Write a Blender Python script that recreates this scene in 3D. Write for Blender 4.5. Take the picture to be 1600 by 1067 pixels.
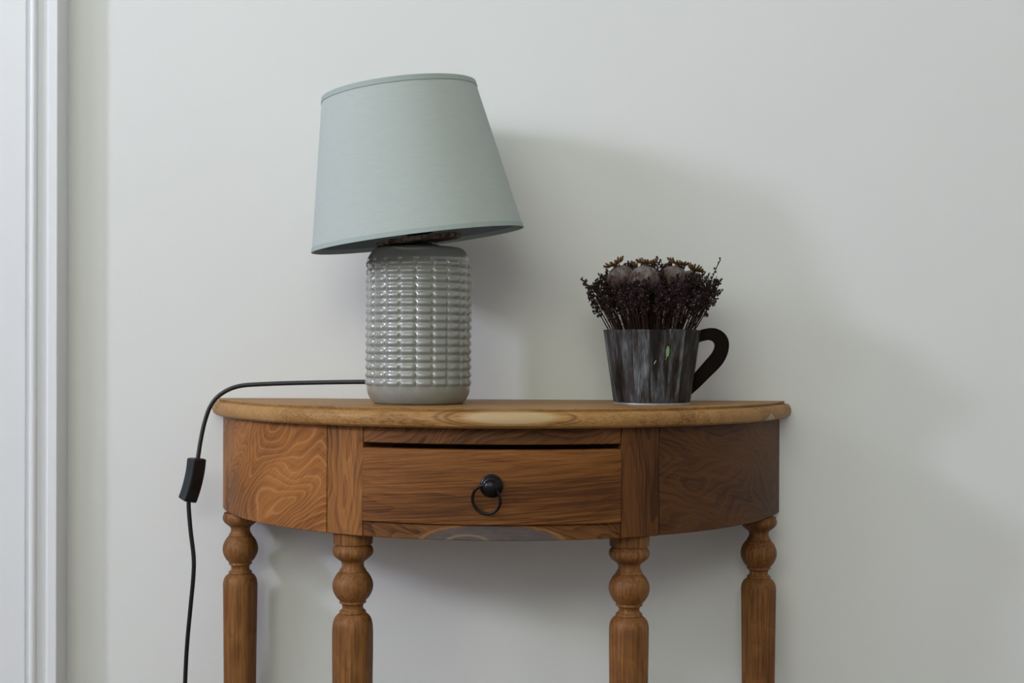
import bpy, bmesh, math, random
from mathutils import Vector, Matrix

# ---------------------------------------------------------------- scene, camera, light
for o in list(bpy.data.objects):
    bpy.data.objects.remove(o, do_unlink=True)
SC = bpy.context.scene
COL = SC.collection
PI = math.pi
R = math.radians

CAM = Vector((0.071, -1.9, 0.8533))
cam_d = bpy.data.cameras.new('camera')
cam_d.sensor_width = 36.0
cam_d.lens = 36.0 * 1919 / 1600
cam_d.shift_y = 16.5 / 1600
cam_d.clip_start = 0.05
cam = bpy.data.objects.new('camera', cam_d)
COL.objects.link(cam)
cam.matrix_world = (Matrix.Translation(CAM) @ Matrix.Rotation(R(1.58), 4, 'Z')
                    @ Matrix.Rotation(R(90), 4, 'X') @ Matrix.Rotation(R(0.25), 4, 'Z'))
SC.camera = cam

SC.view_settings.view_transform = 'Standard'
SC.view_settings.look = 'None'
SC.view_settings.gamma = 1.0
SC.view_settings.use_curve_mapping = False
SC.view_settings.exposure = -0.11

world = bpy.data.worlds.new('world')
SC.world = world
world.use_nodes = True
world.node_tree.nodes['Background'].inputs[0].default_value = (0.80, 0.88, 1.0, 1)
world.node_tree.nodes['Background'].inputs[1].default_value = 1.0

ROOM_L, ROOM_R, ROOM_B, ROOM_H = -3.6, 2.7, -4.1, 3.25
# openings in the left wall (y0, y1, z0, z1) and, added as fill, in the wall behind the camera (x0, x1, z0, z1)
WINDOW_AND_FILL = [(-2.22, -1.86, 1.98, 2.58), (-3.80, -2.50, 1.42, 2.92)]  # second opening is unseen, added for soft fill from the left
REAR_FILL = (-2.7, 0.7, 2.05, 3.05)  # unseen opening added to give high, soft fill light
def daylight(loc, rot, sx, sy, power, color):
    ld = bpy.data.lights.new('window_daylight', 'AREA')
    ld.shape = 'RECTANGLE'
    ld.size, ld.size_y = sx, sy
    ld.energy = power
    ld.color = color
    lo = bpy.data.objects.new('window_daylight', ld)
    COL.objects.link(lo)
    lo.location = loc
    lo.rotation_euler = rot
    return lo
POWERS = (146.0, 42.0, 61.0)
for k, (y0, y1, z0, z1) in enumerate(WINDOW_AND_FILL):
    daylight((ROOM_L - .16, (y0 + y1) / 2, (z0 + z1) / 2), (0, R(-90), 0), z1 - z0, y1 - y0, POWERS[k], (0.76, 0.79, 1.0))
daylight(((REAR_FILL[0] + REAR_FILL[1]) / 2, ROOM_B - .16, (REAR_FILL[2] + REAR_FILL[3]) / 2), (R(90), 0, 0), REAR_FILL[1] - REAR_FILL[0], REAR_FILL[3] - REAR_FILL[2], POWERS[2], (0.93, 1.0, 0.80))  # fill light behind the added rear opening

# ---------------------------------------------------------------- helpers
def link(name, me, mat=None, parent=None, loc=None):
    o = bpy.data.objects.new(name, me)
    COL.objects.link(o)
    if mat is not None and me is not None and not me.materials:
        me.materials.append(mat)
    if parent is not None:
        o.parent = parent
    if loc is not None:
        o.location = loc
    return o

def empty(name, loc=(0, 0, 0)):
    o = bpy.data.objects.new(name, None)
    o.empty_display_size = 0.05
    COL.objects.link(o)
    o.location = loc
    return o

def tag(o, label, cat, group=None):
    o['label'] = label
    o['category'] = cat
    if group:
        o['group'] = group
    return o

def struct(o):
    o['kind'] = 'structure'
    return o

def mesh_of(bm, name, smooth=True, sharp=40):
    bmesh.ops.recalc_face_normals(bm, faces=bm.faces[:])
    if smooth:
        for f in bm.faces:
            f.smooth = True
        for e in bm.edges:
            if len(e.link_faces) == 2 and e.calc_face_angle(0) > R(sharp):
                e.smooth = False
    me = bpy.data.meshes.new(name)
    bm.to_mesh(me)
    bm.free()
    return me

def bm_box(bm, x0, x1, y0, y1, z0, z1):
    vs = [bm.verts.new((x, y, z)) for x in (x0, x1) for y in (y0, y1) for z in (z0, z1)]
    for q in ((0, 1, 3, 2), (4, 6, 7, 5), (0, 4, 5, 1), (2, 3, 7, 6), (0, 2, 6, 4), (1, 5, 7, 3)):
        bm.faces.new([vs[i] for i in q])

def bm_lathe(bm, prof, n=48, rfun=None, cap=True):
    """prof: list of (r, z) from bottom to top, r > 0; rfun(theta, r, z) may modulate the radius"""
    rings = []
    for (r, z) in prof:
        ring = []
        for i in range(n):
            t = 2 * PI * i / n
            rr = rfun(t, r, z) if rfun else r
            ring.append(bm.verts.new((rr * math.cos(t), rr * math.sin(t), z)))
        rings.append(ring)
    for a, b in zip(rings, rings[1:]):
        for i in range(n):
            j = (i + 1) % n
            bm.faces.new((a[i], a[j], b[j], b[i]))
    if cap:
        bm.faces.new(rings[0][::-1])
        bm.faces.new(rings[-1])
    return rings

def frames(pts):
    T = []
    for i in range(len(pts)):
        a = pts[max(i - 1, 0)]
        b = pts[min(i + 1, len(pts) - 1)]
        T.append((b - a).normalized())
    n = Vector((0, 0, 1)) if abs(T[0].z) < .9 else Vector((1, 0, 0))
    out = []
    for t in T:
        n = (n - t * n.dot(t)).normalized()
        out.append((t, n, t.cross(n)))
    return out

def bm_tube(bm, pts, rad, n=10, cap=True):
    pts = [Vector(p) for p in pts]
    fr = frames(pts)
    rings = []
    for k, (p, (t, a, b)) in enumerate(zip(pts, fr)):
        r = rad[k] if isinstance(rad, (list, tuple)) else rad
        rings.append([bm.verts.new(p + r * (math.cos(2 * PI * i / n) * a + math.sin(2 * PI * i / n) * b)) for i in range(n)])
    for A, B in zip(rings, rings[1:]):
        for i in range(n):
            j = (i + 1) % n
            bm.faces.new((A[i], A[j], B[j], B[i]))
    if cap:
        bm.faces.new(rings[0][::-1])
        bm.faces.new(rings[-1])

def catmull(P, k=8):
    P = [Vector(p) for p in P]
    Q = [2 * P[0] - P[1]] + P + [2 * P[-1] - P[-2]]
    out = []
    for i in range(1, len(Q) - 2):
        p0, p1, p2, p3 = Q[i - 1:i + 3]
        for s in range(k):
            t = s / k
            out.append(.5 * ((2 * p1) + (p2 - p0) * t + (2 * p0 - 5 * p1 + 4 * p2 - p3) * t * t + (3 * p1 - p0 - 3 * p2 + p3) * t ** 3))
    out.append(P[-1])
    return out

def bevel(o, w=.0008, seg=2):
    m = o.modifiers.new('bevel', 'BEVEL')
    m.width = w
    m.segments = seg
    m.limit_method = 'ANGLE'
    m.angle_limit = R(40)
    return o

# ---------------------------------------------------------------- materials
class N:
    """tiny node-tree writer"""
    def __init__(self, name):
        self.m = bpy.data.materials.new(name)
        self.m.use_nodes = True
        self.t = self.m.node_tree
        self.b = self.t.nodes['Principled BSDF']
    def new(self, kind, **kw):
        n = self.t.nodes.new(kind)
        for k, v in kw.items():
            setattr(n, k, v)
        return n
    def put(self, sock, v):
        if v is None:
            return
        if hasattr(v, 'is_output') or isinstance(v, bpy.types.NodeSocket):
            self.t.links.new(v, sock)
        elif isinstance(v, (tuple, list)) and len(v) == 3 and sock.type == 'RGBA':
            sock.default_value = (*v, 1)
        else:
            sock.default_value = v
    def math(self, op, a, b=None, c=None, clamp=False):
        n = self.new('ShaderNodeMath', operation=op)
        n.use_clamp = clamp
        for s, v in zip(n.inputs, (a, b, c)):
            self.put(s, v)
        return n.outputs[0]
    def noise(self, vec, scale=5, detail=2, rough=.5, dist=0):
        n = self.new('ShaderNodeTexNoise')
        self.put(n.inputs['Vector'], vec)
        n.inputs['Scale'].default_value = scale
        n.inputs['Detail'].default_value = detail
        n.inputs['Roughness'].default_value = rough
        n.inputs['Distortion'].default_value = dist
        return n.outputs[0]
    def coord(self, which='Object'):
        return self.new('ShaderNodeTexCoord').outputs[which]
    def mapping(self, vec, loc=(0, 0, 0), rot=(0, 0, 0), scale=(1, 1, 1)):
        n = self.new('ShaderNodeMapping')
        self.put(n.inputs[0], vec)
        n.inputs[1].default_value = loc
        n.inputs[2].default_value = rot
        n.inputs[3].default_value = scale
        return n.outputs[0]
    def ramp(self, fac, stops):
        n = self.new('ShaderNodeValToRGB')
        self.put(n.inputs[0], fac)
        e = n.color_ramp.elements
        while len(e) < len(stops):
            e.new(.5)
        for k, (p, c) in zip(e, stops):
            k.position = p
            k.color = (*c, 1) if len(c) == 3 else c
        return n.outputs[0]
    def mix(self, fac, a, b, mode='MIX'):
        n = self.new('ShaderNodeMix', data_type='RGBA', blend_type=mode)
        self.put(n.inputs[0], fac)
        self.put(n.inputs[6], a)
        self.put(n.inputs[7], b)
        return n.outputs[2]
    def sep(self, vec):
        n = self.new('ShaderNodeSeparateXYZ')
        self.put(n.inputs[0], vec)
        return n.outputs
    def bump(self, h, strength=.2, dist=.001):
        n = self.new('ShaderNodeBump')
        self.put(n.inputs['Height'], h)
        n.inputs['Strength'].default_value = strength
        n.inputs['Distance'].default_value = dist
        self.put(self.b.inputs['Normal'], n.outputs[0])
    def set(self, color=None, rough=None, metal=None, spec=None):
        self.put(self.b.inputs['Base Color'], color)
        self.put(self.b.inputs['Roughness'], rough)
        self.put(self.b.inputs['Metallic'], metal)
        self.put(self.b.inputs['Specular IOR Level'], spec)
        return self.m

def plain(name, color, rough=.6, metal=0.0, spec=.5, var=.12, vscale=40):
    n = N(name)
    v = n.noise(n.coord(), vscale, 3)
    dark = tuple(c * (1 - var) for c in color)
    lite = tuple(min(1, c * (1 + var)) for c in color)
    return n.set(n.mix(v, dark, lite), rough, metal, spec)

# painted plaster wall
def paint(name, color, bump=.12, scale=260, rough=.55):
    n = N(name)
    co = n.coord()
    v = n.noise(co, scale, 4, .6)
    g = n.noise(co, 1.3, 2)
    n.bump(v, bump, .0006)
    return n.set(n.mix(g, tuple(c * .985 for c in color), color), rough, 0, .3)

M = {}
M['wall'] = paint('wall_paint', (.80, .80, .775))
M['trim'] = paint('trim_gloss_paint', (.84, .845, .86), .03, 120, .32)
M['ceiling'] = paint('ceiling_paint', (.82, .82, .80))

# floor boards (only seen from elsewhere)
def floor_mat():
    n = N('oak_floor')
    v = n.noise(n.mapping(n.coord(), scale=(1.5, 22, 1)), 4, 4, .6)
    return n.set(n.mix(v, (.10, .062, .035), (.18, .115, .065)), .45)
M['floor'] = floor_mat()

def wood(name, dark, mid, light, along='X', coord='Object', seed=0.0, fig=9.0, fscale=(2.2, 9, 9),
         line=.5, line_col=None, fibre=1.0, rot=0.0, warp=.15, extra=None, rough=.5, spec=.22):
    """figured wood: contour lines of a stretched, warped noise field plus fine fibres along the grain"""
    n = N(name)
    co = n.coord(coord)
    if along == 'Z':
        co = n.mapping(co, rot=(0, R(90), 0))
    elif along == 'Y':
        co = n.mapping(co, rot=(0, 0, R(90)))
    base = n.mapping(co, loc=(seed, seed * 1.7, seed * .6), rot=(0, 0, R(rot)))
    w = n.noise(base, 6, 2)
    wadd = n.new('ShaderNodeVectorMath', operation='ADD')
    n.put(wadd.inputs[0], base)
    wc = n.new('ShaderNodeCombineXYZ')
    n.put(wc.inputs[1], n.math('MULTIPLY', n.math('SUBTRACT', w, .5), warp))
    n.put(wadd.inputs[1], wc.outputs[0])
    field = n.noise(n.mapping(wadd.outputs[0], scale=fscale), 1.0, 1.5, .45)
    ph = n.math('MULTIPLY', field, fig)
    saw = n.math('FRACT', ph)                                  # growth rings: slow rise, sharp fall
    ring = n.math('POWER', saw, 2.2)
    tone = n.noise(n.mapping(wadd.outputs[0], scale=tuple(s * .6 for s in fscale)), 1.7, 2)
    fib = n.noise(n.mapping(base, scale=(12, 420, 420)), 1.0, 3, .6)
    pores = n.noise(n.mapping(base, scale=(45, 900, 900)), 1.0, 2, .5)
    f1 = n.math('ADD', n.math('MULTIPLY', tone, .75), n.math('MULTIPLY', n.math('SUBTRACT', fib, .5), .55 * fibre))
    f1 = n.math('ADD', f1, n.math('MULTIPLY', n.math('SUBTRACT', ring, .32), -line * .45))
    col = n.ramp(f1, [(.16, dark), (.40, mid), (.70, light)])
    if line_col:
        # thin pale lines that follow the figure
        ln = n.math('SUBTRACT', 1, n.math('MULTIPLY', n.math('ABSOLUTE', n.math('SUBTRACT', saw, .5)), 7.5), clamp=True)
        col = n.mix(n.math('MULTIPLY', ln, .55), col, line_col)
    pf = n.math('MULTIPLY', n.math('SUBTRACT', pores, .56, clamp=True), 3.0, clamp=True)
    col = n.mix(n.math('MULTIPLY', pf, .8), col, tuple(c * .6 for c in dark))
    if extra:
        col = extra(n, col)
    n.bump(n.math('ADD', fib, n.math('MULTIPLY', ring, .4)), .16, .0006)
    rr = n.math('ADD', rough - .06, n.math('MULTIPLY', fib, .16))
    return n.set(col, rr, 0, spec)

W_D = (.085, .028, .007)

def ellipse_mask(n, vec, cx, cz, a, b, soft=.25, ax=0, az=2):
    s = n.sep(vec)
    u = n.math('DIVIDE', n.math('SUBTRACT', s[ax], cx), a)
    v = n.math('DIVIDE', n.math('SUBTRACT', s[az], cz), b)
    r = n.math('SQRT', n.math('ADD', n.math('MULTIPLY', u, u), n.math('MULTIPLY', v, v)))
    return r, n.math('DIVIDE', n.math('SUBTRACT', 1.0, r), soft, clamp=True)

def top_extra(n, col):
    co = n.coord('Object')
    s = n.sep(co)
    front = n.math('GREATER_THAN', n.math('MULTIPLY', s[1], -1.0), .316)
    # pale sapwood island on the front edge, with dark rings round it
    r, m = ellipse_mask(n, co, .026, .7695, .068, .0095)
    ringc = n.math('MULTIPLY', n.math('SUBTRACT', 1, n.math('MULTIPLY', n.math('ABSOLUTE', n.math('SUBTRACT', r, 1.22)), 11), clamp=True), .75)
    ringd = n.math('MULTIPLY', n.math('SUBTRACT', 1, n.math('MULTIPLY', n.math('ABSOLUTE', n.math('SUBTRACT', r, 1.42)), 14), clamp=True), .7)
    rings = n.math('MULTIPLY', n.math('MAXIMUM', ringc, ringd), front)
    col = n.mix(rings, col, (.11, .055, .02))
    col = n.mix(n.math('MULTIPLY', n.math('MULTIPLY', m, front), .9), col, (.50, .36, .19))
    # small pale chip near the right end of the edge
    c1 = n.math('MULTIPLY', n.math('SUBTRACT', .010, n.math('ADD', n.math('ABSOLUTE', n.math('SUBTRACT', s[0], .398)), n.math('MULTIPLY', n.math('SUBTRACT', s[2], .757), .9))), 900, clamp=True)
    c2 = n.math('GREATER_THAN', s[2], .7565)
    c3 = n.math('LESS_THAN', s[2], .772)
    return n.mix(n.math('MULTIPLY', n.math('MULTIPLY', c1, c2), n.math('MULTIPLY', c3, .75)), col, (.50, .40, .25))

def rail_extra(n, col):
    co = n.coord('Object')
    w = n.noise(co, 60, 2)
    r, m = ellipse_mask(n, co, .002, .604, .092, .0255, .10)
    grey = n.mix(n.noise(n.mapping(co, scale=(1, 1, 5)), 70, 3), (.050, .046, .052), (.125, .115, .118))
    col = n.mix(n.math('MULTIPLY', m, .85), col, grey)
    r2, m2 = ellipse_mask(n, co, -.030, .606, .028, .010, .3)
    band = n.math('SUBTRACT', 1, n.math('MULTIPLY', n.math('ABSOLUTE', n.math('SUBTRACT', r2, .95)), 5), clamp=True)
    col = n.mix(n.math('MULTIPLY', band, .6), col, (.33, .22, .10))
    edge = n.math('SUBTRACT', 1, n.math('MULTIPLY', n.math('ABSOLUTE', n.math('SUBTRACT', r, 1.03)), 18), clamp=True)
    return n.mix(n.math('MULTIPLY', edge, .5), col, (.34, .21, .10))

M['top'] = wood('teak_top', (.17, .075, .020), (.36, .185, .060), (.50, .285, .105), seed=3.1, fig=8,
                fscale=(1.3, 11, 11), line=.22, fibre=1.3, extra=top_extra, rough=.46)
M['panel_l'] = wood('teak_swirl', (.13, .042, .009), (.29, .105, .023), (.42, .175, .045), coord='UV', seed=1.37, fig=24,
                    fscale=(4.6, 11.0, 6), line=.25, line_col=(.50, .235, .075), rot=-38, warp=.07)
M['panel_r'] = wood('teak_knot_shaded', (.040, .013, .003), (.095, .034, .008), (.150, .056, .014), coord='UV', seed=7.9, fig=20,
                    fscale=(5.0, 12, 6), line=.3, line_col=(.13, .052, .016), rot=14, warp=.08)  # shade of the right side put into the wood colour
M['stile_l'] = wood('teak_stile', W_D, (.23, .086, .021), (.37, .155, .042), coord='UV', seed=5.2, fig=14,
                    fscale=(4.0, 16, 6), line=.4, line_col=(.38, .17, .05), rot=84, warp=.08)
M['stile_r'] = wood('teak_stile_plain_shaded', (.055, .018, .004), (.125, .045, .011), (.19, .074, .020), coord='UV', seed=9.4, fig=13,
                    fscale=(2.5, 22, 6), line=.4, rot=88, warp=.05)  # darkened like the right panel, its shade is in the colour
M['rail_t'] = wood('teak_rail', (.06, .021, .005), (.15, .056, .014), (.25, .10, .028), coord='UV', seed=2.2, fig=14,
                   fscale=(5, 20, 6), line=.5, rot=-24)
M['rail_b'] = wood('teak_rail_grey_knot', (.06, .021, .005), (.16, .062, .016), (.26, .11, .031), coord='UV', seed=6.6, fig=14,
                   fscale=(5, 20, 6), line=.5, rot=22, extra=rail_extra)
M['drawer'] = wood('teak_drawer', (.080, .027, .006), (.205, .075, .016), (.33, .135, .034), coord='UV', seed=4.4, fig=14,
                   fscale=(1.5, 15, 6), line=.2, fibre=1.4, rot=-4, warp=.05)
M['leg'] = wood('teak_turned', (.080, .030, .008), (.20, .080, .022), (.33, .150, .048), along='Z', seed=8.8, fig=6,
                fscale=(1.0, 30, 30), line=.16, fibre=1.5, rough=.48)
M['inner'] = plain('raw_inner_wood', (.16, .085, .035), .7)

def iron(name='blackened_iron'):
    n = N(name)
    v = n.noise(n.coord(), 300, 3)
    n.bump(v, .1, .0003)
    return n.set(n.mix(v, (.006, .006, .007), (.016, .015, .016)), .32, .6, .5)
M['iron'] = iron()

def glaze():
    n = N('grey_green_glaze')
    co = n.coord()
    v = n.noise(co, 35, 3)
    v2 = n.noise(co, 420, 2)
    c = n.mix(v, (.225, .235, .210), (.31, .315, .282))
    c = n.mix(n.math('MULTIPLY', n.math('SUBTRACT', v2, .55, clamp=True), 1.5), c, (.17, .15, .13))
    n.b.inputs['Coat Weight'].default_value = 1.0
    n.b.inputs['Coat Roughness'].default_value = .05
    return n.set(c, .30, 0, .5)
M['glaze'] = glaze()

def linen(name, a, b):
    n = N(name)
    co = n.coord()
    s = n.sep(co)
    th = n.math('ARCTAN2', s[1], s[0])
    wv = n.math('SINE', n.math('MULTIPLY', th, 620))
    wh = n.math('SINE', n.math('MULTIPLY', s[2], 4600))
    slub = n.noise(n.mapping(co, scale=(1, 1, 14)), 60, 3)
    k = n.math('ADD', n.math('MULTIPLY', slub, .7), n.math('MULTIPLY', n.math('ADD', wv, wh), .08))
    n.bump(n.math('ADD', wv, wh), .10, .0003)
    return n.set(n.mix(k, a, b), .9, 0, .1)
M['shade'] = linen('sage_linen', (.425, .47, .44), (.535, .58, .55))
M['shade_in'] = plain('shade_lining', (.22, .25, .27), .8)
M['shade_trim'] = linen('sage_linen_tape', (.34, .40, .37), (.43, .49, .46))
M['rubber'] = plain('black_cable', (.008, .009, .011), .38, 0, .5)
M['switch'] = plain('black_switch_plastic', (.010, .013, .017), .42, 0, .5, .25, 400)
M['socket'] = plain('dark_socket', (.012, .011, .010), .6)

def frayed():
    n = N('frayed_brown_disc')
    co = n.coord()
    v = n.noise(n.mapping(co, scale=(1, 2.5, 1)), 70, 4, .7)
    return n.set(n.ramp(v, [(.3, (.03, .022, .015)), (.5, (.12, .085, .055)), (.62, (.26, .24, .20)), (.75, (.07, .05, .03))]), .85)
M['frayed'] = frayed()

def stave_mat():
    n = N('washed_dark_stave')
    co = n.coord()
    inf = n.new('ShaderNodeObjectInfo').outputs['Random']
    sh = n.new('ShaderNodeVectorMath', operation='ADD')
    n.put(sh.inputs[0], co)
    cx = n.new('ShaderNodeCombineXYZ')
    n.put(cx.inputs[0], n.math('MULTIPLY', inf, 7))
    n.put(cx.inputs[2], n.math('MULTIPLY', inf, 3))
    n.put(sh.inputs[1], cx.outputs[0])
    st = n.noise(n.mapping(sh.outputs[0], scale=(85, 85, 7)), 1.0, 3, .6)
    fine = n.noise(n.mapping(sh.outputs[0], scale=(520, 520, 16)), 1.0, 3, .6)
    big = n.noise(n.mapping(sh.outputs[0], scale=(30, 30, 14)), 1.0, 2)
    k = n.math('ADD', n.math('MULTIPLY', st, .55), n.math('ADD', n.math('MULTIPLY', fine, .25), n.math('MULTIPLY', big, .25)))
    k = n.math('ADD', k, n.math('MULTIPLY', n.math('SUBTRACT', inf, .5), .10))
    c = n.ramp(k, [(.41, (.005, .004, .005)), (.49, (.030, .018, .013)), (.56, (.062, .064, .066)), (.67, (.185, .205, .212))])
    n.bump(fine, .3, .0006)
    return n.set(c, .5, 0, .25)
M['stave'] = stave_mat()
M['handle'] = wood('dark_handle_wood', (.004, .0025, .002), (.009, .005, .004), (.020, .012, .009), along='Z', seed=2.7, rough=.6, spec=.06)
M['tin'] = plain('tin_band', (.45, .47, .50), .35, .8)
M['chip_g'] = plain('green_paint_chip', (.22, .36, .16), .6)
M['chip_w'] = plain('pale_paint_chip', (.40, .50, .48), .6)

def capsule_mat():
    n = N('dried_poppy_capsule')
    co = n.coord()
    s = n.sep(co)
    v = n.math('ADD', n.math('MULTIPLY', n.math('SUBTRACT', n.noise(n.mapping(co, scale=(1, 1, .5)), 160, 4, .65), .5), 1.9), .45)
    g = n.math('ADD', n.math('MULTIPLY', s[2], 22), n.math('SUBTRACT', v, .15), clamp=True)
    c = n.ramp(g, [(.10, (.040, .020, .016)), (.45, (.105, .070, .056)), (.85, (.190, .172, .160))])
    sp = n.noise(co, 600, 2)
    c = n.mix(n.math('MULTIPLY', n.math('SUBTRACT', sp, .58, clamp=True), 4, clamp=True), c, (.03, .02, .02))
    n.bump(v, .3, .001)
    return n.set(c, .8, 0, .2)
M['capsule'] = capsule_mat()
M['crown'] = plain('poppy_crown', (.14, .070, .030), .8, 0, .2, .5, 300)
M['stem'] = plain('dried_stem', (.040, .017, .010), .75, 0, .2, .5, 120)

def blossom_mat():
    n = N('dried_blossom')
    inf = n.new('ShaderNodeObjectInfo').outputs['Random']
    v = n.noise(n.coord(), 210, 2, .6)
    k = n.math('ADD', v, n.math('MULTIPLY', n.math('SUBTRACT', inf, .5), .10))
    c = n.ramp(k, [(.40, (.012, .008, .010)), (.54, (.040, .022, .024)), (.64, (.070, .044, .048)), (.71, (.26, .21, .19))])
    return n.set(c, .85, 0, .15)
M['blossom'] = blossom_mat()

# ---------------------------------------------------------------- the room
def box_struct(name, mat, *boxes):
    bm = bmesh.new()
    for b in boxes:
        bm_box(bm, *b)
    return struct(link(name, mesh_of(bm, name, False), mat))

box_struct('floor', M['floor'], (ROOM_L - .3, ROOM_R + .2, ROOM_B - .2, .2, -.1, 0))
box_struct('ceiling', M['ceiling'], (ROOM_L - .3, ROOM_R + .2, ROOM_B - .2, .2, ROOM_H, ROOM_H + .1))
box_struct('wall_back', M['wall'], (ROOM_L - .3, ROOM_R + .2, 0, .2, 0, ROOM_H))
box_struct('wall_right', M['wall'], (ROOM_R, ROOM_R + .2, ROOM_B, 0, 0, ROOM_H))
box_struct('wall_front', M['wall'], (ROOM_L, REAR_FILL[0], ROOM_B - .2, ROOM_B, 0, ROOM_H), (REAR_FILL[1], ROOM_R, ROOM_B - .2, ROOM_B, 0, ROOM_H),
           (REAR_FILL[0], REAR_FILL[1], ROOM_B - .2, ROOM_B, 0, REAR_FILL[2]), (REAR_FILL[0], REAR_FILL[1], ROOM_B - .2, ROOM_B, REAR_FILL[3], ROOM_H))
bars = [(REAR_FILL[0], REAR_FILL[1], ROOM_B - .12, ROOM_B - .06, REAR_FILL[2], REAR_FILL[2] + .05), (REAR_FILL[0], REAR_FILL[1], ROOM_B - .12, ROOM_B - .06, REAR_FILL[3] - .05, REAR_FILL[3])]
for q in range(5):
    xx = REAR_FILL[0] + .03 + (REAR_FILL[1] - REAR_FILL[0] - .06) * q / 4
    bars.append((xx - .03, xx + .03, ROOM_B - .115, ROOM_B - .065, REAR_FILL[2] + .05, REAR_FILL[3] - .05))
box_struct('window_3', M['trim'], *bars)  # bars across the rear opening added for fill
bl = []
ys = 0.0
for (y0, y1, z0, z1) in WINDOW_AND_FILL:
    bl += [(ROOM_L - .3, ROOM_L, y1, ys, 0, ROOM_H), (ROOM_L - .3, ROOM_L, y0, y1, 0, z0), (ROOM_L - .3, ROOM_L, y0, y1, z1, ROOM_H)]
    ys = y0
bl.append((ROOM_L - .3, ROOM_L, ROOM_B, ys, 0, ROOM_H))
box_struct('wall_left', M['wall'], *bl)

for k, (y0, y1, z0, z1) in enumerate(WINDOW_AND_FILL):
    t = .045 if k else .022
    xa, xb = ROOM_L - .13, ROOM_L - .07
    ym = (y0 + y1) / 2
    bars = [(xa, xb, y0, y0 + t, z0, z1), (xa, xb, y1 - t, y1, z0, z1),
            (xa, xb, y0 + t, y1 - t, z0, z0 + t), (xa, xb, y0 + t, y1 - t, z1 - t, z1),
            (xa + .01, xb - .01, ym - t * .3, ym + t * .3, z0 + t, z1 - t)]
    for q in (1, 2):
        zz = z0 + (z1 - z0) * q / 3
        bars.append((xa + .012, xb - .012, y0 + t, y1 - t, zz - t * .27, zz + t * .27))
    box_struct('window_%d' % (k + 1), M['trim'], *bars)  # the second one frames the added left fill opening

# door casing: moulding profile (x, y) swept up the wall, on the left edge of the picture
def casing(name, prof, lean=0.0):
    bm = bmesh.new()
    lo = [bm.verts.new((x, y, 0)) for x, y in prof]
    hi = [bm.verts.new((x - lean, y, 2.2)) for x, y in prof]
    n = len(prof)
    for i in range(n):
        j = (i + 1) % n
        bm.faces.new((lo[i], lo[j], hi[j], hi[i]))
    bm.faces.new(lo[::-1])
    bm.faces.new(hi)
    return struct(link(name, mesh_of(bm, name, True, 28), M['trim']))

cp = [(-.6690, 0), (-.6690, -.0420), (-.6700, -.0428), (-.6825, -.0428)]
for i in range(9):                                  # shallow cove
    t = i / 8
    cp.append((-.6830 - .0165 * t, -.0418 + .0075 * math.sin(PI * min(1, t * 1.05)) ** .8 * (1 - .25 * t) - .001 * t))
for i in range(9):                                  # bead
    a = PI * i / 8
    cp.append((-.7058 + .0060 * math.cos(a), -.0410 - .0062 * math.sin(a)))
cp += [(-.7125, -.0350), (-.7195, -.0345), (-.7205, -.0385), (-.7240, -.0392), (-.7950, -.0392), (-.7950, 0)]
cp = [(x - .0052, y) for x, y in cp]
casing('trim_1', cp, .0045)
casing('trim_2', [(-2.43 - (x + .795), y) for x, y in cp][::-1])
# door slab between the two casings
d = box_struct('door_1', M['trim'], (-2.425, -.8005, -.012, -.001, .006, 2.195))
for zz0, zz1 in ((.14, .92), (1.06, 2.06)):
    for xx0 in (-2.26, -1.56):
        bm = bmesh.new()
        bm_box(bm, xx0, xx0 + .60, -.020, -.012, zz0, zz1)
        bevel(link('door_panel', mesh_of(bm, 'door_panel', False), M['trim'], d), .006, 2)
bm = bmesh.new()
bm_lathe(bm, [(.010, 0), (.010, .03), (.024, .040), (.028, .052), (.022, .064), (.006, .068)], 24)
bmesh.ops.rotate(bm, verts=bm.verts, matrix=Matrix.Rotation(R(90), 3, 'X'))
link('door_knob', mesh_of(bm, 'door_knob'), M['iron'], d, (-.88, -.012, 1.0))
box_struct('baseboard_back', M['trim'], (-.668, ROOM_R, -.014, 0, 0, .10))

# ---------------------------------------------------------------- half-moon table
TABLE = tag(empty('half_moon_table', (0, 0, 0)), 'brown wooden half-moon console table with one drawer and turned legs against the wall', 'table')
TOP_Z, TOP_B, SK_B = .780, .7545, .6085
SR, SCY = .4542, .1432                 # skirt arc: radius and centre
TR, TCY = .4700, .1390                 # top arc

def clip_wall(bm, y=-.0015):
    g = bm.verts[:] + bm.edges[:] + bm.faces[:]
    r = bmesh.ops.bisect_plane(bm, geom=g, plane_co=(0, y, 0), plane_no=(0, 1, 0), clear_outer=True)
    ed = [e for e in r['geom_cut'] if isinstance(e, bmesh.types.BMEdge)]
    bmesh.ops.holes_fill(bm, edges=[e for e in bm.edges if len(e.link_faces) == 1], sides=0)

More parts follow.
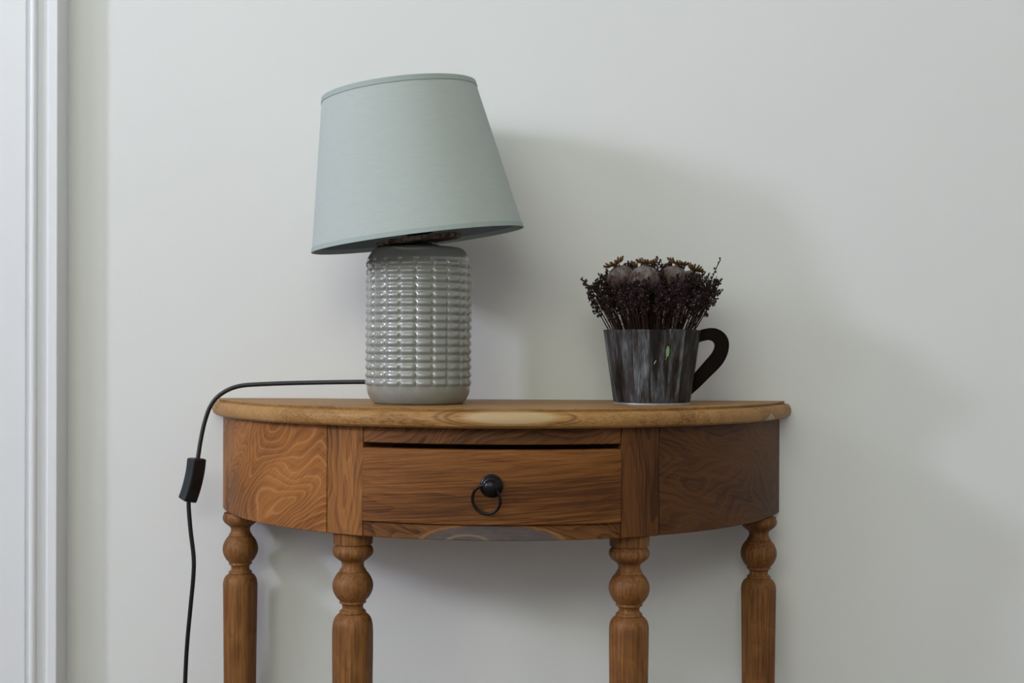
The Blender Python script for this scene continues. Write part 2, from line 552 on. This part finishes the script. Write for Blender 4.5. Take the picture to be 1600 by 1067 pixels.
def build_top():
    bm = bmesh.new()
    # (inset from the outer radius, z): flat face, small step, thumbnail nose, rounded underside
    prof = [(TR - .002, TOP_B), (.010, TOP_B), (.005, TOP_B + .0008), (.0018, TOP_B + .0034), (.0004, TOP_B + .0070),
            (0, TOP_B + .0105), (.0004, TOP_B + .0140), (.0016, TOP_B + .0172), (.0036, TOP_B + .0198),
            (.0062, TOP_B + .0212), (.0085, TOP_B + .0216), (.0112, TOP_B + .0216), (.0096, TOP_Z - .0005), (.0102, TOP_Z), (TR - .002, TOP_Z)]
    n = 96
    rows = []
    for i in range(n + 1):
        a = R(-84 + 168 * i / n)
        rows.append([bm.verts.new(((TR - ins) * math.sin(a), TCY - (TR - ins) * math.cos(a), z)) for ins, z in prof])
    for A, B in zip(rows, rows[1:]):
        for k in range(len(prof) - 1):
            bm.faces.new((A[k], B[k], B[k + 1], A[k + 1]))
        bm.faces.new((A[-1], B[-1], B[0], A[0]))
    bm.faces.new(rows[0])
    bm.faces.new(rows[-1][::-1])
    clip_wall(bm)
    return mesh_of(bm, 'table_top', True, 25)
link('table_top', build_top(), M['top'], TABLE)

def arc_panel(name, a0, a1, z0, z1, r0, r1, mat, parent, wall=False, bw=.0010, n=14, cy=SCY):
    """curved board following the skirt; UV = (arc length, height) in metres"""
    bm = bmesh.new()
    rows = []
    for i in range(n + 1):
        a = a0 + (a1 - a0) * i / n
        rows.append([bm.verts.new((r * math.sin(a), cy - r * math.cos(a), z)) for r, z in ((r1, z0), (r1, z1), (r0, z1), (r0, z0))])
    for A, B in zip(rows, rows[1:]):
        for k in range(4):
            bm.faces.new((A[k], B[k], B[(k + 1) % 4], A[(k + 1) % 4]))
    bm.faces.new(rows[0][::-1])
    bm.faces.new(rows[-1])
    if wall:
        clip_wall(bm)
    uv = bm.loops.layers.uv.new('UVMap')
    for f in bm.faces:
        for l in f.loops:
            c = l.vert.co
            l[uv].uv = (SR * math.atan2(c.x, cy - c.y), c.z)
    o = link(name, mesh_of(bm, name, True, 30), mat, parent)
    return bevel(o, bw)

A1, A2, A3 = math.asin(.171 / SR), math.asin(.2235 / SR), R(80)
g = .0004 / SR
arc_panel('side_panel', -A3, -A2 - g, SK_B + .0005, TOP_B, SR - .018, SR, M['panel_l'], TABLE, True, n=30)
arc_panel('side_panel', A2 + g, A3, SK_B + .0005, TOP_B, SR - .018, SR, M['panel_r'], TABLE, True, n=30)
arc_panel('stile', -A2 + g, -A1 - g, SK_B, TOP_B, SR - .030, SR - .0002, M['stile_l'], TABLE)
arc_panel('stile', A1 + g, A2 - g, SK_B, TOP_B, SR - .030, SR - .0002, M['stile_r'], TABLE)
arc_panel('rail', -A1 + g, A1 - g, .7330, TOP_B, SR - .026, SR - .0006, M['rail_t'], TABLE, n=24)
arc_panel('rail', -A1 + g, A1 - g, SK_B, .6285, SR - .026, SR - .0006, M['rail_b'], TABLE, n=24)
gd = .0010 / SR
DRAWER = arc_panel('drawer', -A1 + gd, A1 - gd, .6290, .7262, SR - .016, SR + .0036, M['drawer'], TABLE, n=24, bw=.0014)
bm = bmesh.new()
bm_box(bm, -.150, .150, -.250, -.030, .632, .640)
bm_box(bm, -.158, -.148, -.262, -.030, .632, .712)
bm_box(bm, .148, .158, -.262, -.030, .632, .712)
bm_box(bm, -.148, .148, -.040, -.030, .640, .705)
link('drawer_box', mesh_of(bm, 'drawer_box', False), M['inner'], DRAWER)
bm = bmesh.new()
bm_box(bm, -.405, .405, -.0145, -.0015, SK_B, TOP_B)
link('back_rail', mesh_of(bm, 'back_rail', False), M['inner'], TABLE)

# ring pull: domed rose, ball stud, ring
KX, KZ = .0015, .6803
KY = SCY - (SR + .0036)
bm = bmesh.new()
bm_lathe(bm, [(.0150, 0), (.0152, .0012), (.0142, .0024), (.0128, .0030), (.0125, .0038), (.0105, .0056), (.0075, .0068), (.0070, .0100),
              (.0086, .0122), (.0100, .0150), (.0098, .0180), (.0078, .0205), (.0044, .0220), (.0010, .0224)], 32)
bmesh.ops.rotate(bm, verts=bm.verts, matrix=Matrix.Rotation(R(90), 3, 'X'))
link('pull_knob', mesh_of(bm, 'pull_knob'), M['iron'], DRAWER, (KX, KY, KZ))
bm = bmesh.new()
ring_r = .0190
pts = [(ring_r * math.sin(2 * PI * i / 40), 0, -ring_r + ring_r * math.cos(2 * PI * i / 40)) for i in range(41)]
bm_tube(bm, pts, .0019, 10, False)
bmesh.ops.remove_doubles(bm, verts=bm.verts, dist=1e-5)
rg = link('pull_ring', mesh_of(bm, 'pull_ring'), M['iron'], DRAWER, (KX - .0028, KY - .0140, KZ + .0015))
rg.rotation_euler = (R(10), R(13), R(-14))

# turned legs; profile heights are measured from the centre of the ball
U = .0002333
LEG_FRONT = [(222, 115), (246, 113), (250, 102), (256, 102), (266, 111), (278, 117), (290, 118.5), (304, 117), (320, 107), (334, 90), (342, 80),
             (345, 72), (350, 71), (354, 66), (368, 63), (384, 66), (396, 73), (401, 78), (406, 78), (408, 75), (410, 80)]
for k in range(1, 14):
    a = k / 14
    LEG_FRONT.append((410 + 165 * a, max(80, 118.5 * math.sin(PI * (.225 + .55 * a)) ** .85)))
LEG_FRONT += [(576, 78), (580, 75), (584, 78), (592, 77), (596, 68), (606, 62), (618, 60), (630, 63), (636, 72), (640, 77), (648, 78), (652, 74), (656, 80),
              (662, 90), (670, 98), (682, 106), (698, 112), (720, 116), (760, 117), (860, 116.5), (1067, 114)]
def leg_mesh(zc, top_extra_h, name='leg'):
    prof = [((rr) * U, zc + (490 - y) * U) for y, rr in LEG_FRONT]
    zl = prof[-1][1]
    # below the picture: gentle taper, a ring and a small foot
    prof += [(.0255, zl - .10), (.0235, .150), (.0225, .120), (.0215, .116), (.0235, .110), (.0245, .104), (.0235, .098),
             (.0185, .094), (.0190, .080), (.0225, .055), (.0215, .030), (.0175, .006), (.0160, 0)]
    prof = [(r, z) for r, z in prof if z < SK_B - .0004]
    prof = [(.0120, .7450), (.0120, SK_B + .0005), (prof[0][0], SK_B - .0002)] + prof
    ztop_shaft = zc + (490 - 700) * U
    def rf(t, r, z):
        if z > ztop_shaft or z < .13:
            return r
        k = min(1, (ztop_shaft - z) / .02)
        ph = ((t + .2) % (PI / 4)) - PI / 8
        poly = math.cos(PI / 8) / math.cos(ph) * 1.035
        return r * (1 + (.75 * k) * (poly - 1))
    bm = bmesh.new()
    bm_lathe(bm, prof[::-1], 64, rf)
    return mesh_of(bm, name, True, 50)
lf, lb = leg_mesh(.5352, .001), leg_mesh(.5545, .001)
for (x, y, me, rz, sc) in ((-.1905, -.2335, lf, .3, 1.0), (.1850, -.2335, lf, 1.2, 1.0), (-.3905, -.0505, lb, .1, .955), (.3910, -.0505, lb, 2.0, .965)):
    o = link('leg', me, M['leg'], TABLE, (x, y, 0))
    o.rotation_euler = (0, 0, rz)
    o.scale = (sc, sc, 1)

# ---------------------------------------------------------------- table lamp
LX, LY = -.1090, -.1650
LAMP = tag(empty('table_lamp', (LX, LY, TOP_Z)), 'table lamp with ribbed grey-green ceramic base and crooked sage fabric shade', 'lamp')
def lamp_body():
    bm = bmesh.new()
    COLS, ROWS, SA, SZ = 20, 16, 10, 11
    z0, z1 = .0245, .2000
    n = COLS * SA
    Rb = .0735
    def bump(u, e):
        return max(0.0, 1 - abs(2 * u - 1) ** e)
    def louvre(v):
        # short rounded underside, long face that leans back towards the top
        if v < .44:
            t = v / .44
            return t * t * (3 - 2 * t)
        return 1 - ((v - .44) / .56) ** 1.6
    prof = [(.0590, .0012, 0), (.0605, .0002, 0), (.0625, .0008, 0), (.0655, .0035, 0), (.0690, .0085, 0), (.0715, .0140, 0), (.0730, .0195, 0)]
    for j in range(ROWS * SZ + 1):
        prof.append((Rb, z0 + (z1 - z0) * j / (ROWS * SZ), 1))
    prof += [(.0732, .2020, 0), (.0722, .2050, 0), (.0700, .2090, 0), (.0665, .2140, 0), (.0635, .2172, 0), (.0600, .2190, 0), (.0555, .2198, 0), (.030, .2202, 0)]
    rings = []
    for r, z, tex in prof:
        ring = []
        for i in range(n):
            t = 2 * PI * (i + SA * .15) / n
            rr = r
            if tex:
                u = (i % SA) / SA
                v = ((z - z0) / (z1 - z0) * ROWS) % 1.0
                if z > z1 - 1e-6:
                    v = 0
                rr = r + bump(u, 5) * (.0023 * louvre(v) + .0013) - .0016
            ring.append(bm.verts.new((rr * math.cos(t), rr * math.sin(t), z)))
        rings.append(ring)
    for a, b in zip(rings, rings[1:]):
        for i in range(n):
            j = (i + 1) % n
            bm.faces.new((a[i], a[j], b[j], b[i]))
    bm.faces.new(rings[0][::-1])
    bm.faces.new(rings[-1])
    return mesh_of(bm, 'lamp_base', True, 70)
link('lamp_base', lamp_body(), M['glaze'], LAMP)
bm = bmesh.new()
bm_lathe(bm, [(.056, -.0), (.057, .0003), (.057, .0016), (.056, .0018)], 48)
link('felt_pad', mesh_of(bm, 'felt_pad'), M['socket'], LAMP)
bm = bmesh.new()
bm_lathe(bm, [(.030, .2195), (.030, .2235), (.024, .2250), (.0185, .2255), (.0185, .275), (.015, .280), (.004, .281)], 32)
link('socket', mesh_of(bm, 'socket'), M['socket'], LAMP)

def shade_mesh(rb, rt, h, th=.0012):
    bm = bmesh.new()
    n, m = 96, 10
    def ring(r, z):
        return [bm.verts.new((r * math.cos(2 * PI * i / n), r * math.sin(2 * PI * i / n), z)) for i in range(n)]
    out = [ring(rb + (rt - rb) * k / m, h * k / m) for k in range(m + 1)]
    inn = [ring(rb + (rt - rb) * k / m - th, h * k / m) for k in range(m + 1)]
    for S in (out, inn):
        for a, b in zip(S, S[1:]):
            for i in range(n):
                j = (i + 1) % n
                f = bm.faces.new((a[i], a[j], b[j], b[i]))
                f.material_index = 0 if S is out else 1
    for a, b in ((out[0], inn[0]), (out[-1], inn[-1])):
        for i in range(n):
            j = (i + 1) % n
            bm.faces.new((a[i], b[i], b[j], a[j]))
    return mesh_of(bm, 'lamp_shade', True, 50)
SH_B, SH_T, SH_H = .1500, .1085, .2110
sm = shade_mesh(SH_B, SH_T, SH_H)
sm.materials.append(M['shade'])
sm.materials.append(M['shade_in'])
SHADE = link('lamp_shade', sm, None, LAMP, (-.0015, 0, .2310))
TILT = Matrix.Rotation(R(-7.4), 4, 'Y') @ Matrix.Rotation(R(2.2), 4, 'X')
SHADE.rotation_euler = TILT.to_euler()
def band(name, zc, hh, grow):
    bm = bmesh.new()
    n = 96
    rows = []
    sl = (SH_T - SH_B) / SH_H
    for dr, dz in ((.0002, -hh), (grow, -hh), (grow, hh), (.0002, hh), (-.0018, hh), (-.0018, -hh)):
        r = SH_B + sl * (zc + dz) + dr
        rows.append([bm.verts.new((r * math.cos(2 * PI * i / n), r * math.sin(2 * PI * i / n), zc + dz)) for i in range(n)])
    rows.append(rows[0])
    for a, b in zip(rows, rows[1:]):
        for i in range(n):
            j = (i + 1) % n
            bm.faces.new((a[i], a[j], b[j], b[i]))
    link('shade_trim', mesh_of(bm, 'shade_trim', True, 40), M['shade_trim'], SHADE)
band('top', SH_H - .0030, .0036, .0009)
band('bottom', .0028, .0032, .0007)
# spider that carries the shade
bm = bmesh.new()
for k in range(3):
    a = 2 * PI * k / 3 + .4
    bm_tube(bm, [(.019 * math.cos(a), .019 * math.sin(a), .035), (.06 * math.cos(a), .06 * math.sin(a), .05), ((SH_B - .012) * math.cos(a), (SH_B - .012) * math.sin(a), .052)], .0016, 6)
link('shade_carrier', mesh_of(bm, 'shade_carrier'), M['socket'], SHADE)
# rough-edged brown disc under the shade
def disc():
    rnd = random.Random(4)
    bm = bmesh.new()
    n = 72
    amp = [rnd.uniform(-.0022, .0016) for _ in range(n)]
    rows = []
    for r, z in ((.020, 0), (.054, -.0004), (.0600, .0004), (.0612, .0030), (.0600, .0058), (.052, .0072), (.020, .0080)):
        e = 1 if r > .053 else 0
        rows.append([bm.verts.new(((r + e * amp[i]) * math.cos(2 * PI * i / n), (r + e * amp[i]) * math.sin(2 * PI * i / n), z + rnd.uniform(-.0009, .0009))) for i in range(n)])
    for a, b in zip(rows, rows[1:]):
        for i in range(n):
            j = (i + 1) % n
            bm.faces.new((a[i], a[j], b[j], b[i]))
    bm.faces.new(rows[0][::-1])
    bm.faces.new(rows[-1])
    o = link('backing_disc', mesh_of(bm, 'backing_disc', True, 60), M['frayed'], LAMP, (.001, -.004, .2275))
    o.rotation_euler = TILT.to_euler()
    o['label'] = 'rough brown disc under the shade'
disc()

# cable and in-line switch (coordinates relative to the lamp)
def rel(x, y, z):
    return Vector((x - LX, y - LY, z - TOP_Z))
cable_up = [rel(LX - .045, LY + .050, .8080), rel(-.200, -.105, .8085), rel(-.280, -.085, .8065), rel(-.345, -.075, .8040), rel(-.388, -.070, .8005), rel(-.414, -.068, .7900),
            rel(-.4305, -.068, .7735), rel(-.4405, -.068, .7480), rel(-.4465, -.070, .7180), rel(-.4500, -.072, .6920), rel(-.4545, -.073, .6700),
            rel(-.4610, -.074, .6330), rel(-.4630, -.074, .6220), rel(-.4600, -.074, .5850), rel(-.4555, -.073, .5450), rel(-.4560, -.072, .5150),
            rel(-.4605, -.070, .4700), rel(-.4665, -.066, .4150), rel(-.4705, -.062, .3580), rel(-.474, -.055, .28), rel(-.478, -.045, .18),
            rel(-.486, -.035, .09), rel(-.505, -.030, .025), rel(-.545, -.028, .0045), rel(-.66, -.032, .0040)]
bm = bmesh.new()
bm_tube(bm, catmull(cable_up, 8), .0033, 10)
CABLE = link('cable', mesh_of(bm, 'cable'), M['rubber'], LAMP)
def switch():
    bm = bmesh.new()
    path = catmull([rel(-.4515, -.073, .6905), rel(-.4530, -.073, .6760), rel(-.4560, -.073, .6600), rel(-.4605, -.073, .6430), rel(-.4650, -.073, .6300)], 4)
    fr = []
    for i in range(len(path)):
        t = (path[min(i + 1, len(path) - 1)] - path[max(i - 1, 0)]).normalized()
        a = Vector((math.cos(R(38)), -math.sin(R(38)), 0))
        a = (a - t * a.dot(t)).normalized()
        fr.append((a, t.cross(a)))
    hx, hy, c = .0092, .0118, .0028
    sect = []
    for sx, sy in ((1, 1), (-1, 1), (-1, -1), (1, -1)):
        for k in range(4):
            base = {(1, 1): 0, (-1, 1): 90, (-1, -1): 180, (1, -1): 270}[(sx, sy)]
            an = R(base + 30 * k)
            sect.append((sx * (hx - c) + c * math.cos(an), sy * (hy - c) + c * math.sin(an)))
    rings = []
    L = len(path)
    def add(i, s, off=0.0):
        p = path[i] + (path[i] - path[i - 1 if i else 1]).normalized() * off
        a, b = fr[i]
        rings.append([bm.verts.new(p + a * u * s + b * v * s) for u, v in sect])
    add(0, .80, .0016)
    add(0, .93, .0008)
    for i in range(L):
        add(i, 1.0)
    add(L - 1, .93, .0008)
    add(L - 1, .80, .0016)
    for A, B in zip(rings, rings[1:]):
        for i in range(len(sect)):
            j = (i + 1) % len(sect)
            bm.faces.new((A[i], A[j], B[j], B[i]))
    bm.faces.new(rings[0][::-1])
    bm.faces.new(rings[-1])
    link('cable_switch', mesh_of(bm, 'cable_switch', True, 45), M['switch'], CABLE)
    # rocker on the dark face
    bm = bmesh.new()
    m = L // 2
    p = path[m + 1]
    a, b = fr[m + 1]
    t = a.cross(b)
    for dt0, dt1 in ((-.008, 0), (0.0006, .008)):
        vs = [bm.verts.new(p + a * (hx + da) + b * db + t * dt) for da in (-.001, .0012) for db in (-.005, .005) for dt in (dt0, dt1)]
        for q in ((0, 1, 3, 2), (4, 6, 7, 5), (0, 4, 5, 1), (2, 3, 7, 6), (0, 2, 6, 4), (1, 5, 7, 3)):
            bm.faces.new([vs[i] for i in q])
    link('rocker', mesh_of(bm, 'rocker', False), M['rubber'], CABLE)
switch()

# ---------------------------------------------------------------- wooden mug
MX, MY = .2230, -.1350
MUG = tag(empty('wooden_mug', (MX, MY, TOP_Z)), 'dark wooden stave mug with a curved handle holding the dried flowers', 'mug')
MH, MRB, MRT, MT = .1055, .0542, .0695, .0055
def stave_mesh():
    bm = bmesh.new()
    NS = 16
    half = PI / NS - .006
    rows = []
    nz, na = 6, 4
    for (z, r) in [(.0032 + (MH - .0032) * k / nz, None) for k in range(nz + 1)]:
        ro = MRB + (MRT - MRB) * z / MH
        row = []
        for i in range(na + 1):
            a = -half + 2 * half * i / na
            e = abs(2 * i / na - 1)
            rr = ro - .0004 * e ** 4 + .0003 * (1 - e * e)
            row.append(bm.verts.new((rr * math.cos(a), rr * math.sin(a), z)))
        for i in range(na, -1, -1):
            a = -half + 2 * half * i / na
            row.append(bm.verts.new(((ro - MT) * math.cos(a), (ro - MT) * math.sin(a), z)))
        rows.append(row)
    w = len(rows[0])
    for A, B in zip(rows, rows[1:]):
        for i in range(w):
            j = (i + 1) % w
            bm.faces.new((A[i], A[j], B[j], B[i]))
    bm.faces.new(rows[0][::-1])
    bm.faces.new(rows[-1])
    return mesh_of(bm, 'stave', True, 45)
st = stave_mesh()
rnd = random.Random(11)
for k in range(16):
    o = link('stave', st, M['stave'], MUG)
    o.rotation_euler = (0, 0, 2 * PI * k / 16 + .07)
    o.scale = (1, 1, 1 + rnd.uniform(-.004, .006))
bm = bmesh.new()
bm_lathe(bm, [(MRB - .006, .004), (MRB - .004, .010), (.02, .010)], 40)
link('mug_floor', mesh_of(bm, 'mug_floor'), M['handle'], MUG)
bm = bmesh.new()
bm_lathe(bm, [(MRB - .004, 0), (MRB + .0002, .0), (MRB + .0008, .0006), (MRB + .0008, .0026), (MRB - .0002, .0032), (MRB - .004, .0032)], 56)
link('bottom_band', mesh_of(bm, 'bottom_band'), M['tin'], MUG)
# handle: board cut to a curved D, points in (x, z) from the mug axis
def P3(zx, zy):
    # photograph detail of the mug: 3.81 px per px, about 1087 px per metre at this depth
    return ((880 + zx / 3.81 - 1019) / 1087, (635.5 - (380 + zy / 3.81)) / 1087)
HO = [(800, 540), (830, 530), (868, 523), (905, 525), (940, 541), (965, 566), (980, 600), (981, 640), (970, 685), (948, 728), (915, 768), (880, 802), (840, 842), (800, 882), (750, 926)]
HI = [(796, 614), (816, 604), (842, 597), (868, 594), (888, 601), (900, 618), (899, 640), (886, 668), (866, 694), (842, 722), (820, 748), (796, 776), (776, 800), (764, 822), (744, 868)]
def handle():
    bm = bmesh.new()
    o2 = [P3(*p) for p in HO]
    i2 = [P3(*p) for p in HI]
    o2 = [(v.x, v.z) for v in catmull([(a, 0, b) for a, b in o2], 3)]
    i2 = [(v.x, v.z) for v in catmull([(a, 0, b) for a, b in i2], 3)]
    th = .0065
    rows = []
    for (ox, oz), (ix, iz) in zip(o2, i2):
        rows.append([bm.verts.new(c) for c in ((ox, -th, oz), (ix, -th, iz), (ix, th, iz), (ox, th, oz))])
    for A, B in zip(rows, rows[1:]):
        for k in range(4):
            bm.faces.new((A[k], A[(k + 1) % 4], B[(k + 1) % 4], B[k]))
    bm.faces.new(rows[0])
    bm.faces.new(rows[-1][::-1])
    bevel(link('handle', mesh_of(bm, 'handle', True, 40), M['handle'], MUG), .0012, 2)
handle()
def chip(pts, mat):
    # a flake of paint on the outside of the staves: points are (angle about the axis in m of arc, z)
    bm = bmesh.new()
    f, b = [], []
    for s, z in pts:
        r = MRB + (MRT - MRB) * z / MH
        a = -PI / 2 + s / r
        f.append(bm.verts.new(((r + .0008) * math.cos(a), (r + .0008) * math.sin(a), z)))
        b.append(bm.verts.new(((r - .0004) * math.cos(a), (r - .0004) * math.sin(a), z)))
    bm.faces.new(f)
    bm.faces.new(b[::-1])
    for i in range(len(f)):
        j = (i + 1) % len(f)
        bm.faces.new((f[i], b[i], b[j], f[j]))
    o = link('paint_chip', mesh_of(bm, 'paint_chip', False), mat, MUG)
    return o
mm = .001
chip([(14.5 * mm, 67 * mm), (17.5 * mm, 69 * mm), (18.8 * mm, 75 * mm), (17.8 * mm, 82 * mm), (16 * mm, 82.5 * mm), (14 * mm, 77 * mm), (14.2 * mm, 71 * mm)], M['chip_g'])['label'] = 'green paint chip'
chip([(13 * mm, 63.2 * mm), (15.6 * mm, 66.5 * mm), (14.6 * mm, 67 * mm)], M['chip_g'])
chip([(-3 * mm, 57.5 * mm), (-1.6 * mm, 58 * mm), (.6 * mm, 63 * mm), (-.6 * mm, 62.5 * mm)], M['chip_w'])

# ---------------------------------------------------------------- dried flowers
def capsule_mesh():
    bm = bmesh.new()
    prof = []
    for k in range(15):
        t = -1 + 2 * k / 14
        z = t * 1.0
        r = math.sqrt(max(0, 1 - t * t))
        r = r * (1 + .05 * t)
        prof.append((max(r, .12), z))
    def rf(a, r, z):
        return r * (1 + .018 * math.cos(12 * a))
    bm_lathe(bm, prof, 48, rf)
    return bm
def make_poppy(name, pos, rad, tilt, label, crown_r=.0155, squash=1.0):
    """stem foot inside the mug, capsule centre at pos, crown on top"""
    root = tag(empty(name, pos), label, 'poppy head', 'dried poppy heads in the mug')
    ax = Matrix.Rotation(tilt[1], 4, 'Y') @ Matrix.Rotation(tilt[0], 4, 'X')
    bm = capsule_mesh()
    bmesh.ops.scale(bm, vec=(rad, rad, rad * squash), verts=bm.verts)
    c = link('capsule', mesh_of(bm, 'capsule', True, 60), M['capsule'], root)
    c.rotation_euler = ax.to_euler()
    bm = bmesh.new()
    zc = rad * squash
    rings = bm_lathe(bm, [(.0030, zc - .002), (.0032, zc + .0018), (.0060, zc + .0030), (.0075, zc + .0042), (.0040, zc + .0050)], 28)
    rnd = random.Random(name + label)
    nr = 14
    for k in range(nr):
        a = 2 * PI * k / nr + rnd.uniform(-.07, .07)
        L = crown_r * rnd.uniform(.90, 1.06)
        up = rnd.uniform(.0015, .0050)
        d = Vector((math.cos(a), math.sin(a), 0))
        pts = [d * .005 + Vector((0, 0, zc + .0036)), d * (L * .72) + Vector((0, 0, zc + .0044)), d * L + Vector((0, 0, zc + .0048 + up))]
        bm_tube(bm, pts, [.0014, .0018, .0012], 6)
    cr = link('crown', mesh_of(bm, 'crown', True, 60), M['crown'], root)
    cr.rotation_euler = ax.to_euler()
    foot = Vector((MX + (pos[0] - MX) * .35, MY + (pos[1] - MY) * .35, TOP_Z + .016)) - Vector(pos)
    down = ax.to_3x3() @ Vector((0, 0, -rad * squash * .97))
    bm = bmesh.new()
    bm_tube(bm, catmull([foot, foot * .5 + down * .5 + Vector((.001, -.002, 0)), down], 6), [.0020] * 12 + [.0026], 8)
    link('stem', mesh_of(bm, 'stem'), M['stem'], root)
    return root
make_poppy('dried_poppy', (.2090, -.1790, .9530), .0222, (R(4), R(2)), 'large dried poppy head at the front middle of the bouquet')
make_poppy('dried_poppy', (.1770, -.1640, .9570), .0195, (R(8), R(-26)), 'dried poppy head tilted left, leftmost in the bouquet')
make_poppy('dried_poppy', (.2500, -.1650, .9560), .0200, (R(2), R(14)), 'dried poppy head right of the large front one')
make_poppy('dried_poppy', (.2000, -.1120, .9600), .0165, (R(-30), R(-12)), 'small dried poppy head half hidden behind the large front one', .009)
make_poppy('dried_poppy', (.2780, -.1200, .9550), .0170, (R(-8), R(22)), 'dried poppy head at the back right of the bouquet', .012)

# filler sprigs: a stem with a cloud of small dry blossoms, built along +Z with length 1 metre-scaled
def sprig_meshes(seed, L=.185):
    rnd = random.Random(seed)
    bs = bmesh.new()
    bb = bmesh.new()
    bend = Vector((rnd.uniform(-.010, .010), rnd.uniform(-.010, .010), 0))
    def axis(t):
        return Vector((0, 0, L * t)) + bend * (t * t)
    bm_tube(bs, [axis(k / 8) for k in range(9)], [.0014 - .0008 * k / 8 for k in range(9)], 5)
    def blossom(p, s):
        q = Matrix.Rotation(rnd.uniform(0, 2 * PI), 3, 'Z') @ Matrix.Rotation(rnd.uniform(-1.0, 1.0), 3, 'X')
        tip = bb.verts.new(p + q @ Vector((0, 0, s * 1.2)))
        bot = bb.verts.new(p + q @ Vector((0, 0, -s * .8)))
        k = 4
        ring = [bb.verts.new(p + q @ Vector((s * .62 * math.cos(2 * PI * i / k) * rnd.uniform(.5, 1.2), s * .62 * math.sin(2 * PI * i / k) * rnd.uniform(.5, 1.2), s * rnd.uniform(-.1, .5)))) for i in range(k)]
        for i in range(k):
            j = (i + 1) % k
            bb.faces.new((ring[i], ring[j], tip))
            bb.faces.new((ring[j], ring[i], bot))
    for b in range(17):
        t = .74 + .26 * (b + rnd.random()) / 17
        p0 = axis(t)
        a = rnd.uniform(0, 2 * PI)
        ln = rnd.uniform(.004, .010) * (1.25 - .5 * t)
        p1 = p0 + Vector((math.cos(a) * ln * .8, math.sin(a) * ln * .8, ln))
        bm_tube(bs, [p0, p1], [.0005, .0004], 3)
        for _ in range(5):
            u = rnd.uniform(.35, 1.05)
            blossom(p0.lerp(p1, u) + Vector((rnd.uniform(-.0025, .0025), rnd.uniform(-.0025, .0025), rnd.uniform(-.002, .002))), rnd.uniform(.0015, .0034))
    for _ in range(5):
        t = rnd.uniform(.55, .76)
        blossom(axis(t) + Vector((rnd.uniform(-.002, .002), rnd.uniform(-.002, .002), 0)), rnd.uniform(.0008, .0016))
    for _ in range(5):
        blossom(axis(1.0) + Vector((rnd.uniform(-.002, .002), rnd.uniform(-.002, .002), rnd.uniform(-.003, .003))), rnd.uniform(.0012, .0024))
    s = mesh_of(bs, 'dried_sprig', True, 60)
    b = mesh_of(bb, 'blossoms', False)
    s.materials.append(M['stem'])
    b.materials.append(M['blossom'])
    return s, b
VAR = [sprig_meshes(100 + k) for k in range(8)]
rnd = random.Random(77)
NSP = 150
for k in range(NSP):
    t = math.sqrt((k + .5) / NSP)
    a = k * 2.39996 + rnd.uniform(-.15, .15)
    u = Vector((math.cos(a), math.sin(a), 0))
    if k % 12 == 0:
        t = min(1.04, t * 1.05)
    foot = Vector((MX, MY, TOP_Z + .014 + rnd.uniform(0, .006))) + u * (.014 * t)
    tipz = .980 - .028 * t * t + rnd.uniform(-.012, .006)
    front = max(0.0, -u.y) * t
    tipz -= .020 * front                       # the front ones are cut shorter, below the poppy heads
    tip = Vector((MX, MY, tipz)) + u * (.092 * t + rnd.uniform(-.004, .004))
    v = tip - foot
    s, b = VAR[k % 8]
    o = link('dried_sprig', s, None, None, foot)
    q = v.to_track_quat('Z', 'Y').to_matrix().to_4x4() @ Matrix.Rotation(rnd.uniform(0, 2 * PI), 4, 'Z')
    o.rotation_euler = q.to_euler()
    f = v.length / .185
    o.scale = (1, 1, f)
    tag(o, 'thin dark dried flower sprig packed among the poppy heads in the mug', 'dried flower', 'dried filler sprigs in the mug')
    link('blossoms', b, None, o)

def twig(label, pts, r, buds):
    base = Vector(pts[0])
    bm = bmesh.new()
    path = catmull([Vector(p) - base for p in pts], 5)
    bm_tube(bm, path, [r * (1 - .45 * i / (len(path) - 1)) for i in range(len(path))], 6)
    o = link('dried_twig', mesh_of(bm, 'dried_twig'), M['stem'], None, base)
    tag(o, label, 'twig')
    if buds:
        bm = bmesh.new()
        rr = random.Random(5)
        for i in buds:
            p = path[i]
            q = Vector((rr.uniform(-.0022, .0022), 0, rr.uniform(.0005, .0015)))
            bmesh.ops.create_icosphere(bm, subdivisions=1, radius=rr.uniform(.0011, .0018), matrix=Matrix.Translation(p + q))
        link('buds', mesh_of(bm, 'buds'), M['stem'], o)
twig('thin budded twig sticking up at the far right of the bouquet',
     [(.245, -.140, .800), (.290, -.140, .905), (.306, -.140, .955), (.313, -.140, .973), (.3195, -.140, .987)], .0011, (10, 13, 15, 17, 18, 19, 20))
twig('short bare twig bent over the mug rim above the handle',
     [(.240, -.140, .800), (.262, -.142, .860), (.2780, -.144, .8870), (.2900, -.145, .902), (.3010, -.146, .9250)], .0011, None)
twig('thin twig leaning out at the far left of the bouquet',
     [(.205, -.140, .800), (.166, -.150, .887), (.146, -.152, .925), (.130, -.154, .948), (.1215, -.155, .958)], .0011, (14, 17, 19, 20))
